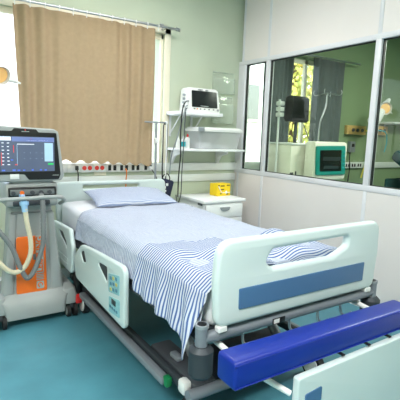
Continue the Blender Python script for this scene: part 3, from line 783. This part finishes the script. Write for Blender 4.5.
def bottle(x, y, h, r, capm, label, band=None):
    t = thing('bottle', label, 'bottle', (x, y, 1.160), 0, 'small bottles on the lower shelf')
    b = new(); cyl(b, (0, 0, 0), (0, 0, h*.7), r); cyl(b, (0, 0, h*.7), (0, 0, h*.8), r, r*.4); obj('body', b, 'wplast', t)
    b = new(); cyl(b, (0, 0, h*.8), (0, 0, h), r*.5, r*.25, 12); obj('cap', b, capm, t)
    if band:
        b = new(); cyl(b, (0, 0, h*.15), (0, 0, h*.55), r*1.03); obj('band', b, band, t)
bottle(1.095, -.20, .11, .020, 'wplast', 'plain white small bottle at the left end of the lower shelf')
bottle(1.145, -.21, .115, .020, 'wplast', 'white small bottle with teal band on the lower shelf', 'tealb')
bottle(1.195, -.20, .135, .022, 'red', 'white small bottle with red cap on the lower shelf')
# wall pockets
def pocket(z0, z1, label):
    t = thing('wall_pocket', label, 'document holder', (1.715, -.001, z0), 0, 'clear pockets on the corner wall')
    h = z1-z0
    obj('back_sheet', bx(new(), -.13, .13, -.004, 0, 0, h, .001), 'acryl', t)
    obj('front_sheet', bx(new(), -.125, .125, -.034, -.031, 0, h*.72, .001), 'acryl', t)
    b = new(); bx(b, -.128, .128, -.036, -.002, -.006, 0); bx(b, -.130, -.125, -.036, -.002, 0, h*.72); bx(b, .125, .130, -.036, -.002, 0, h*.72); bx(b, -.13, .13, -.007, -.001, h-.012, h); obj('edge', b, 'acryl', t)
pocket(1.72, 1.93, 'clear wall pocket higher up, behind the patient monitor')
pocket(1.42, 1.69, 'clear wall pocket lower down, just above the plastic bin')

# ------------------------------------------------------------------ bedside cabinet
t = thing('bedside_cabinet', 'small white bedside cabinet with drawers beside the bed', 'cabinet', (1.45, -.265, 0), .03)
obj('body', bx(new(), -.225, .225, -.20, .22, .06, .672, .004), 'white', t)
obj('top', bx(new(), -.245, .25, -.225, .235, .672, .70, .006), 'white', t)
for z0, z1 in ((.53, .655), (.385, .515)):
    k = obj('drawer', bx(new(), -.215, .218, -.218, -.20, z0, z1, .004), 'white', t)
    b = new(); zc = (z0+z1)/2+.02
    out = rr([(-.06, .018), (.06, .018), (.045, -.012), (.02, -.02), (-.02, -.02), (-.045, -.012)], .006, 3)
    obj('handle', mv(panel(out, [], .016, .004, 'y'), (0, -.226, zc)), 'steel', k)
k = obj('door', bx(new(), -.215, .218, -.218, -.20, .08, .37, .004), 'white', t)
b = new(); bx(b, -.04, .04, -.232, -.218, .32, .335, .003); obj('handle', b, 'steel', k)
for x in (-.19, .19):
    for y in (-.17, .19):
        b = new(); sph(b, (x, y, .03), .03); obj('castor', b, 'rubber', t)
b = new(); bx(b, -.25, -.243, -.20, -.13, .652, .672, .002); obj('corner_bumper', b, 'dkgrey', t)
t = thing('sharps_box', 'yellow cardboard sharps box with black print on the bedside cabinet', 'sharps box', (1.585, -.215, .70), .08)
b = new(); bx(b, -.085, .085, -.06, .06, 0, .12, .002); k = obj('carton', b, 'yellow', t)
b = new(); bx(b, -.085, .02, -.062, .0, .12, .127); obj('flap', b, 'yellow', t)
b = new()
for x0, z0, w in ((-.045, .095, .05), (-.04, .06, .04), (.035, .10, .04), (-.075, .10, .02), (-.05, .018, .02), (.03, .012, .03)): bx(b, x0, x0+w, -.0615, -.059, z0, z0+.010)
obj('print', b, 'ink', k)
b = new(); box(b, (.03, -.0605, .035), (.026, .002, .026), 0, 1, Matrix.Rotation(PI/4, 3, 'Y')); bx(b, -.03, .085, -.0618, -.0595, .030, .036); obj('white_mark', b, 'wplast', k)
b = new(); tube(b, [(-.075, -.064, .10), (-.05, -.066, .06), (-.03, -.064, .035)], .004, 6); obj('carry_strap', b, 'wplast', t)

# ------------------------------------------------------------------ room behind the glass
c = curtain(2.19, 2.60, -.09, .80, 2.20, 6, .022, 'dcurt', 'curtain', None, .0)
tag(c, 'dark grey curtain behind the glass, left of the tree view', 'curtain', 'dark curtains behind the glass')
c = curtain(2.93, 3.46, -.09, .80, 2.22, 5, .022, 'dcurt', 'curtain', None, .0)
tag(c, 'dark grey curtain behind the glass, right of the tree view', 'curtain', 'dark curtains behind the glass')
b = new(); cyl(b, (2.02, -.09, 2.235), (3.75, -.09, 2.235), .011); tag(obj('curtain_rail', b, 'chrome'), 'metal curtain rail above the dark curtains behind the glass', 'curtain rail')
t = thing('ward_monitor', 'black monitor seen from behind through the glass', 'monitor', (2.31, -.48, 1.455), .12)
b = loft(new(), [(0, rect(-.135, .14, -.03, .03, .01)), (.03, rect(-.14, .145, -.05, .05, .012)), (.235, rect(-.13, .13, -.055, .05, .012)), (.255, rect(-.12, .12, -.04, .04, .012))]); k = obj('casing', b, 'black', t)
b = new(); bx(b, -.13, .14, -.05, -.044, .025, .06, .004); obj('vent_strip', b, 'dkgrey', k)
b = new(); cyl(b, (0, 0, -.209), (0, 0, .02), .018); obj('stalk', b, 'dkgrey', t)
t = thing('pump_pole', 'white pole with stacked pump modules behind the glass', 'pole', (2.125, -.42, 0))
b = new(); cyl(b, (0, 0, .02), (0, 0, 1.50), .011); obj('pole', b, 'white', t)
b = new(); cyl(b, (0, 0, 0), (0, 0, .03), .06, .05); obj('base', b, 'white', t)
for z in (1.50, 1.555, 1.61):
    b = new(); bx(b, -.03, .03, -.045, .02, z, z+.042, .008); obj('module', b, 'wplast', t)
b = new(); cyl(b, (0, 0, 1.49), (0, 0, 1.67), .012); obj('holder', b, 'white', t)
t = thing('anaesthesia_unit', 'large beige medical cabinet standing behind the glass', 'medical machine', (2.40, -.36, 0))
b = new(); bx(b, -.21, .24, -.20, .22, .62, 1.232, .02); k = obj('casing', b, 'beigep', t)
b = new(); bx(b, -.22, .25, -.215, .23, 1.225, 1.245, .01); obj('top_tray', b, 'wplast', t)
b = new(); bx(b, -.20, .22, -.16, .20, .10, .63, .02); obj('trolley', b, 'steel', t)
for x in (-.2, .2):
    for y in (-.16, .18):
        b = new(); sph(b, (x, y, .045), .045); obj('castor', b, 'rubber', t)
b = new(); tube(b, [(-.05, -.19, 1.43), (.02, -.22, 1.25), (.04, -.225, 1.05), (.0, -.22, .85)], .005); obj('cable', b, 'dkgrey', t)
b = new(); bx(b, -.21, -.16, -.204, -.198, .92, .95, .003); bx(b, -.14, -.12, -.204, -.198, .92, .96, .003); obj('marking', b, 'dkgrey', k)
t = thing('ward_ventilator', 'white machine with teal framed screen behind the glass', 'ventilator', (2.575, -.70, 0), .0)
b = new(); bx(b, -.245, .25, -.04, .10, .88, 1.27, .03); k = obj('casing', b, 'beigep', t)
obj('screen_frame', mv(panel(rr([(-.215, .935), (.222, .935), (.195, 1.235), (-.235, 1.225)], .02), [], .02, .006, 'y'), (0, -.045, 0)), 'teal', k)
obj('screen', mv(panel(rr([(-.17, .975), (.15, .975), (.13, 1.19), (-.185, 1.185)], .01), [], .006, .002, 'y'), (0, -.056, 0)), 'dark', k)
b = new()
for z in (1.0, 1.04, 1.08, 1.12, 1.16): bx(b, .165, .19, -.062, -.054, z, z+.018, .002)
obj('keys', b, 'tealb', k)
b = new(); bx(b, -.14, .12, -.0615, -.058, 1.08, 1.12); bx(b, -.12, .10, -.0615, -.058, 1.0, 1.03); obj('trace', b, 'lcd', k)
b = new(); cyl(b, (0, .03, .10), (0, .03, .90), .035); obj('column', b, 'steel', t)
b = new(); bx(b, -.22, .22, -.18, .13, .05, .11, .03); obj('base', b, 'steel', t)
for x in (-.2, .2):
    for y in (-.15, .10):
        b = new(); sph(b, (x, y, .028), .028); obj('castor', b, 'rubber', t)
t = thing('drip_stand', 'drip stand with four hooks standing behind the glass', 'drip stand', (2.81, -.35, 0))
b = new(); cyl(b, (0, 0, .05), (0, 0, 1.40), .012); tube(b, [(0, 0, 1.38), (.01, 0, 1.50), (.075, 0, 1.66), (.085, 0, 1.80)], .009, 8); obj('pole', b, 'chrome', t)
for q in range(4):
    a = q*PI/2+.5; c_, s_ = math.cos(a), math.sin(a); b = new()
    tube(b, [(.085, 0, 1.80), (.085+.06*c_, .06*s_, 1.79), (.085+.13*c_, .13*s_, 1.775), (.085+.155*c_, .155*s_, 1.80), (.085+.145*c_, .145*s_, 1.83)], .005, 6); obj('hook', b, 'chrome', t)
b = new()
for q in range(5):
    a = q*2*PI/5; cyl(b, (0, 0, .06), (.13*math.cos(a), .13*math.sin(a), .04), .012)
obj('base', b, 'steel', t)
for q in range(5):
    a = q*2*PI/5; b = new(); sph(b, (.13*math.cos(a), .13*math.sin(a), .025), .025); obj('castor', b, 'rubber', t)
def gas(x0, x1, z0, z1, label):
    t = thing('gas_outlet_panel', label, 'gas outlet', ((x0+x1)/2, -.001, z0), 0, 'gas outlets behind the glass')
    w = (x1-x0)/2
    obj('box', bx(new(), -w, w, -.06, 0, 0, z1-z0, .008), 'outlet', t)
    for s in (-.5, 0, .5):
        b = new(); cyl(b, (s*w, -.075, (z1-z0)/2), (s*w, -.06, (z1-z0)/2), .022, n=16); obj('outlet', b, 'dkgrey', t)
gas(3.66, 4.03, 1.37, 1.485, 'amber gas outlet box left of the white mullion behind the glass')
gas(4.15, 4.50, 1.38, 1.50, 'amber gas outlet box right of the white mullion behind the glass')
cord('gas_hose', [(3.97, -.08, 1.43), (4.05, -.11, 1.40), (4.09, -.10, 1.25), (4.08, -.07, 1.05), (4.02, -.05, .8)], .009, 'ycord', 'yellow hose hanging from the left gas outlet behind the glass', 'hose')
cord('gas_hose', [(4.25, -.08, 1.44), (4.36, -.12, 1.42), (4.44, -.10, 1.30), (4.42, -.09, 1.15)], .009, 'tealb', 'pale green hose hanging from the right gas outlet behind the glass', 'hose')
def far_outlet(x, m, label):
    t = thing('power_outlet', label, 'power outlet', (x, -.031, .97), 0, 'outlets behind the glass')
    obj('cover_plate', bx(new(), -.05, .05, -.008, 0, -.036, .036, .003), 'wplast', t)
    for s in (-1, 1):
        b = new(); bx(b, s*.024-.014, s*.024+.014, -.012, -.008, -.02, .02, .002); obj('socket', b, m, t)
far_outlet(3.62, 'socket_red', 'red wall outlet beside the teal framed machine behind the glass')
for q, x in enumerate((3.74, 3.86, 3.98)):
    far_outlet(x, 'black', ('black wall outlet next to the red one behind the glass', 'black wall outlet, middle of three behind the glass', 'black wall outlet closest to the white mullion, behind the glass')[q])
t = thing('wall_switch_box', 'grey control box on the green wall below the gas outlets', 'control box', (3.80, -.001, 1.14))
obj('box', bx(new(), -.05, .05, -.05, 0, 0, .14, .006), 'steel', t)
b = new(); bx(b, -.025, .025, -.056, -.05, .07, .11, .003); obj('dial_window', b, 'black', t)
b = new(); tube(b, [(-.02, -.03, 0), (-.05, -.05, -.08), (-.03, -.05, -.2), (-.04, -.04, -.45)], .007); obj('lead', b, 'black', t)
t = thing('wall_shelf', 'white wall shelf behind the right glass pane', 'shelf', (4.75, 0, 1.535))
obj('board', bx(new(), -.38, .40, -.22, 0, 0, .025, .004), 'white', t)
for x in (-.25, .25):
    b = new(); bx(b, x-.01, x+.01, -.18, 0, -.012, 0); bx(b, x-.01, x+.01, -.01, 0, -.12, 0); obj('bracket', b, 'white', t)
exam_lamp((3.80, -.38, 0), .0, 'white examination lamp with amber reflector behind the right glass pane', 1.695, 1.1, (-.50, -.86, -.05), True)
t = thing('ward_bed', 'bed with dark teal blanket behind the right glass pane', 'hospital bed', (4.15, -1.60, 0))
b = new(); bx(b, -.45, .45, -.95, .95, .42, .50, .02); obj('frame', b, 'framed', t)
b = new(); bx(b, -.44, .44, -.93, .93, .50, .66, .05, 3); obj('mattress', b, 'matt', t)
b = new(); bx(b, -.47, .47, -.93, .62, .47, .86, .12, 4); obj('blanket', b, 'blanket', t)
b = new(); box(b, (0, .56, .93), (.90, .86, .14), .05, 3, Matrix.Rotation(math.radians(32), 3, 'X')); obj('raised_backrest', b, 'blanket', t)
b = new(); bx(b, -.45, .45, .95, .99, .40, .86, .02); obj('headboard', b, 'blanket', t)
for x in (-.4, .4):
    for y in (-.85, .85):
        b = new(); cyl(b, (x, y, 0), (x, y, .43), .03); obj('leg', b, 'frame', t)

# ------------------------------------------------------------------ outdoors
struct('ground', bx(new(), -14, 18, .2, 26, -.15, -.05), 'soil')
t = thing('white_building', 'white rendered building with a grey window outside the far window', 'building', (3.0, 3.2, -.1))
obj('wall', bx(new(), -2.6, 2.25, 0, 3, 0, 5.5), 'facade', t)
k = obj('window_frame', bx(new(), 1.48, 1.95, -.03, 0, 1.70, 2.50, .005), 'cream', t)
obj('pane', bx(new(), 1.56, 1.89, -.036, -.028, 1.76, 2.44), 'pane', k)
def tree(x, y, h, r, label, seed):
    rnd = random.Random(seed)
    t = thing('tree', label, 'tree', (x, y, -.06), 0, 'trees outside the far window')
    b = new(); tube(b, [(0, 0, 0), (.05, 0, h*.3), (-.03, .05, h*.6), (0, 0, h*.8)], .09, 8); obj('trunk', b, 'bark', t)
    b = new()
    for i in range(2600):
        a = rnd.random()*2*PI; e = math.acos(2*rnd.random()-1); q = r*(rnd.random()**.4)
        c = Vector((q*math.sin(e)*math.cos(a), q*math.sin(e)*math.sin(a), h*.52+q*.95*math.cos(e)*h/(2*r)))
        n = Vector((rnd.gauss(0, 1), rnd.gauss(0, 1), rnd.gauss(0, 1))).normalized(); s = .05+.06*rnd.random()
        u = n.orthogonal().normalized()*s; w = n.cross(u).normalized()*s*.6
        b.faces.new([b.verts.new(c+u), b.verts.new(c+w), b.verts.new(c-u), b.verts.new(c-w)])
    obj('foliage', b, 'leaves', t)
tree(7.1, 4.4, 4.2, 1.15, 'yellow green leafy tree outside the far window, nearer one', 3)
tree(9.2, 6.6, 5.2, 1.5, 'yellow green leafy tree standing farther off outside', 5)

# ------------------------------------------------------------------ light
def ceiling_lamp(x, y, power, label, sx=1.2, sy=.6, colr=(1, .985, .96)):
    t = thing('ceiling_light', label, 'ceiling light', (x, y, HC), 0, 'ceiling lights')
    obj('housing', bx(new(), -sx/2-.03, sx/2+.03, -sy/2-.03, sy/2+.03, -.06, 0, .005), 'white', t)
    obj('diffuser', bx(new(), -sx/2, sx/2, -sy/2, sy/2, -.066, -.058), 'diff', t)
    L = bpy.data.lights.new('tube_light', 'AREA'); L.shape = 'RECTANGLE'; L.size = sx; L.size_y = sy; L.energy = power; L.color = colr
    o = bpy.data.objects.new('tube_light', L); COL.objects.link(o); o.parent = t; o.location = (0, 0, -.075)
ceiling_lamp(.3, -3.6, 27, 'ceiling light above the near end of the room')
ceiling_lamp(.5, -1.1, 20, 'ceiling light above the bed')
ceiling_lamp(-1.8, -3.4, 90, 'added ceiling light at the left of the near end')  # unseen lamp added at the left to brighten the partition
ceiling_lamp(3.4, -2.2, 76, 'ceiling light in the room behind the glass')
def daylight(x0, x1, z0, z1, power):
    L = bpy.data.lights.new('daylight', 'AREA'); L.shape = 'RECTANGLE'; L.size = x1-x0; L.size_y = z1-z0; L.energy = power; L.color = (.93, .97, 1.)
    o = bpy.data.objects.new('daylight', L); COL.objects.link(o); o.location = ((x0+x1)/2, .26, (z0+z1)/2); o.rotation_euler = (-PI/2, 0, 0)
L = bpy.data.lights.new('sun', 'SUN'); L.energy = 4.; L.angle = .02; L.color = (1, .96, .9)
o = bpy.data.objects.new('sun', L); COL.objects.link(o); o.rotation_euler = Vector((.25, .75, -.75)).to_track_quat('-Z', 'Y').to_euler()
w = bpy.data.worlds.new('World'); S.world = w; w.use_nodes = True
nt = w.node_tree; bg = nt.nodes['Background']
sk = nt.nodes.new('ShaderNodeTexSky'); sk.sky_type = 'NISHITA'; sk.sun_disc = False; sk.sun_elevation = math.radians(45); sk.sun_rotation = math.radians(200)
mx = nt.nodes.new('ShaderNodeMix'); mx.data_type = 'RGBA'; mx.inputs[0].default_value = .8
nt.links.new(sk.outputs[0], mx.inputs[6]); mx.inputs[7].default_value = (.95, .98, 1., 1)
nt.links.new(mx.outputs[2], bg.inputs[0]); bg.inputs[1].default_value = 3.0

# ------------------------------------------------------------------ camera
cam = bpy.data.cameras.new('camera'); co = bpy.data.objects.new('camera', cam); COL.objects.link(co); S.camera = co
a, p_, r_ = .5744, -.1511, .036
F = Vector((math.sin(a)*math.cos(p_), math.cos(a)*math.cos(p_), math.sin(p_))); R = Vector((math.cos(a), -math.sin(a), 0)); U = R.cross(F)
R2 = R*math.cos(r_)+U*math.sin(r_); U2 = U*math.cos(r_)-R*math.sin(r_)
mw = Matrix((R2, U2, -F)).transposed().to_4x4(); mw.translation = (-.8627, -3.633, 1.2821)
co.matrix_world = mw
cam.sensor_fit = 'HORIZONTAL'; cam.sensor_width = 36; cam.lens = 420.95/400*36; cam.clip_start = .02
S.view_settings.view_transform = 'Standard'; S.view_settings.look = 'None'; S.view_settings.gamma = 1; S.view_settings.use_curve_mapping = False
S.view_settings.exposure = .17
S.cycles.use_denoising = True
S.cycles.max_bounces = 8; S.cycles.transparent_max_bounces = 24
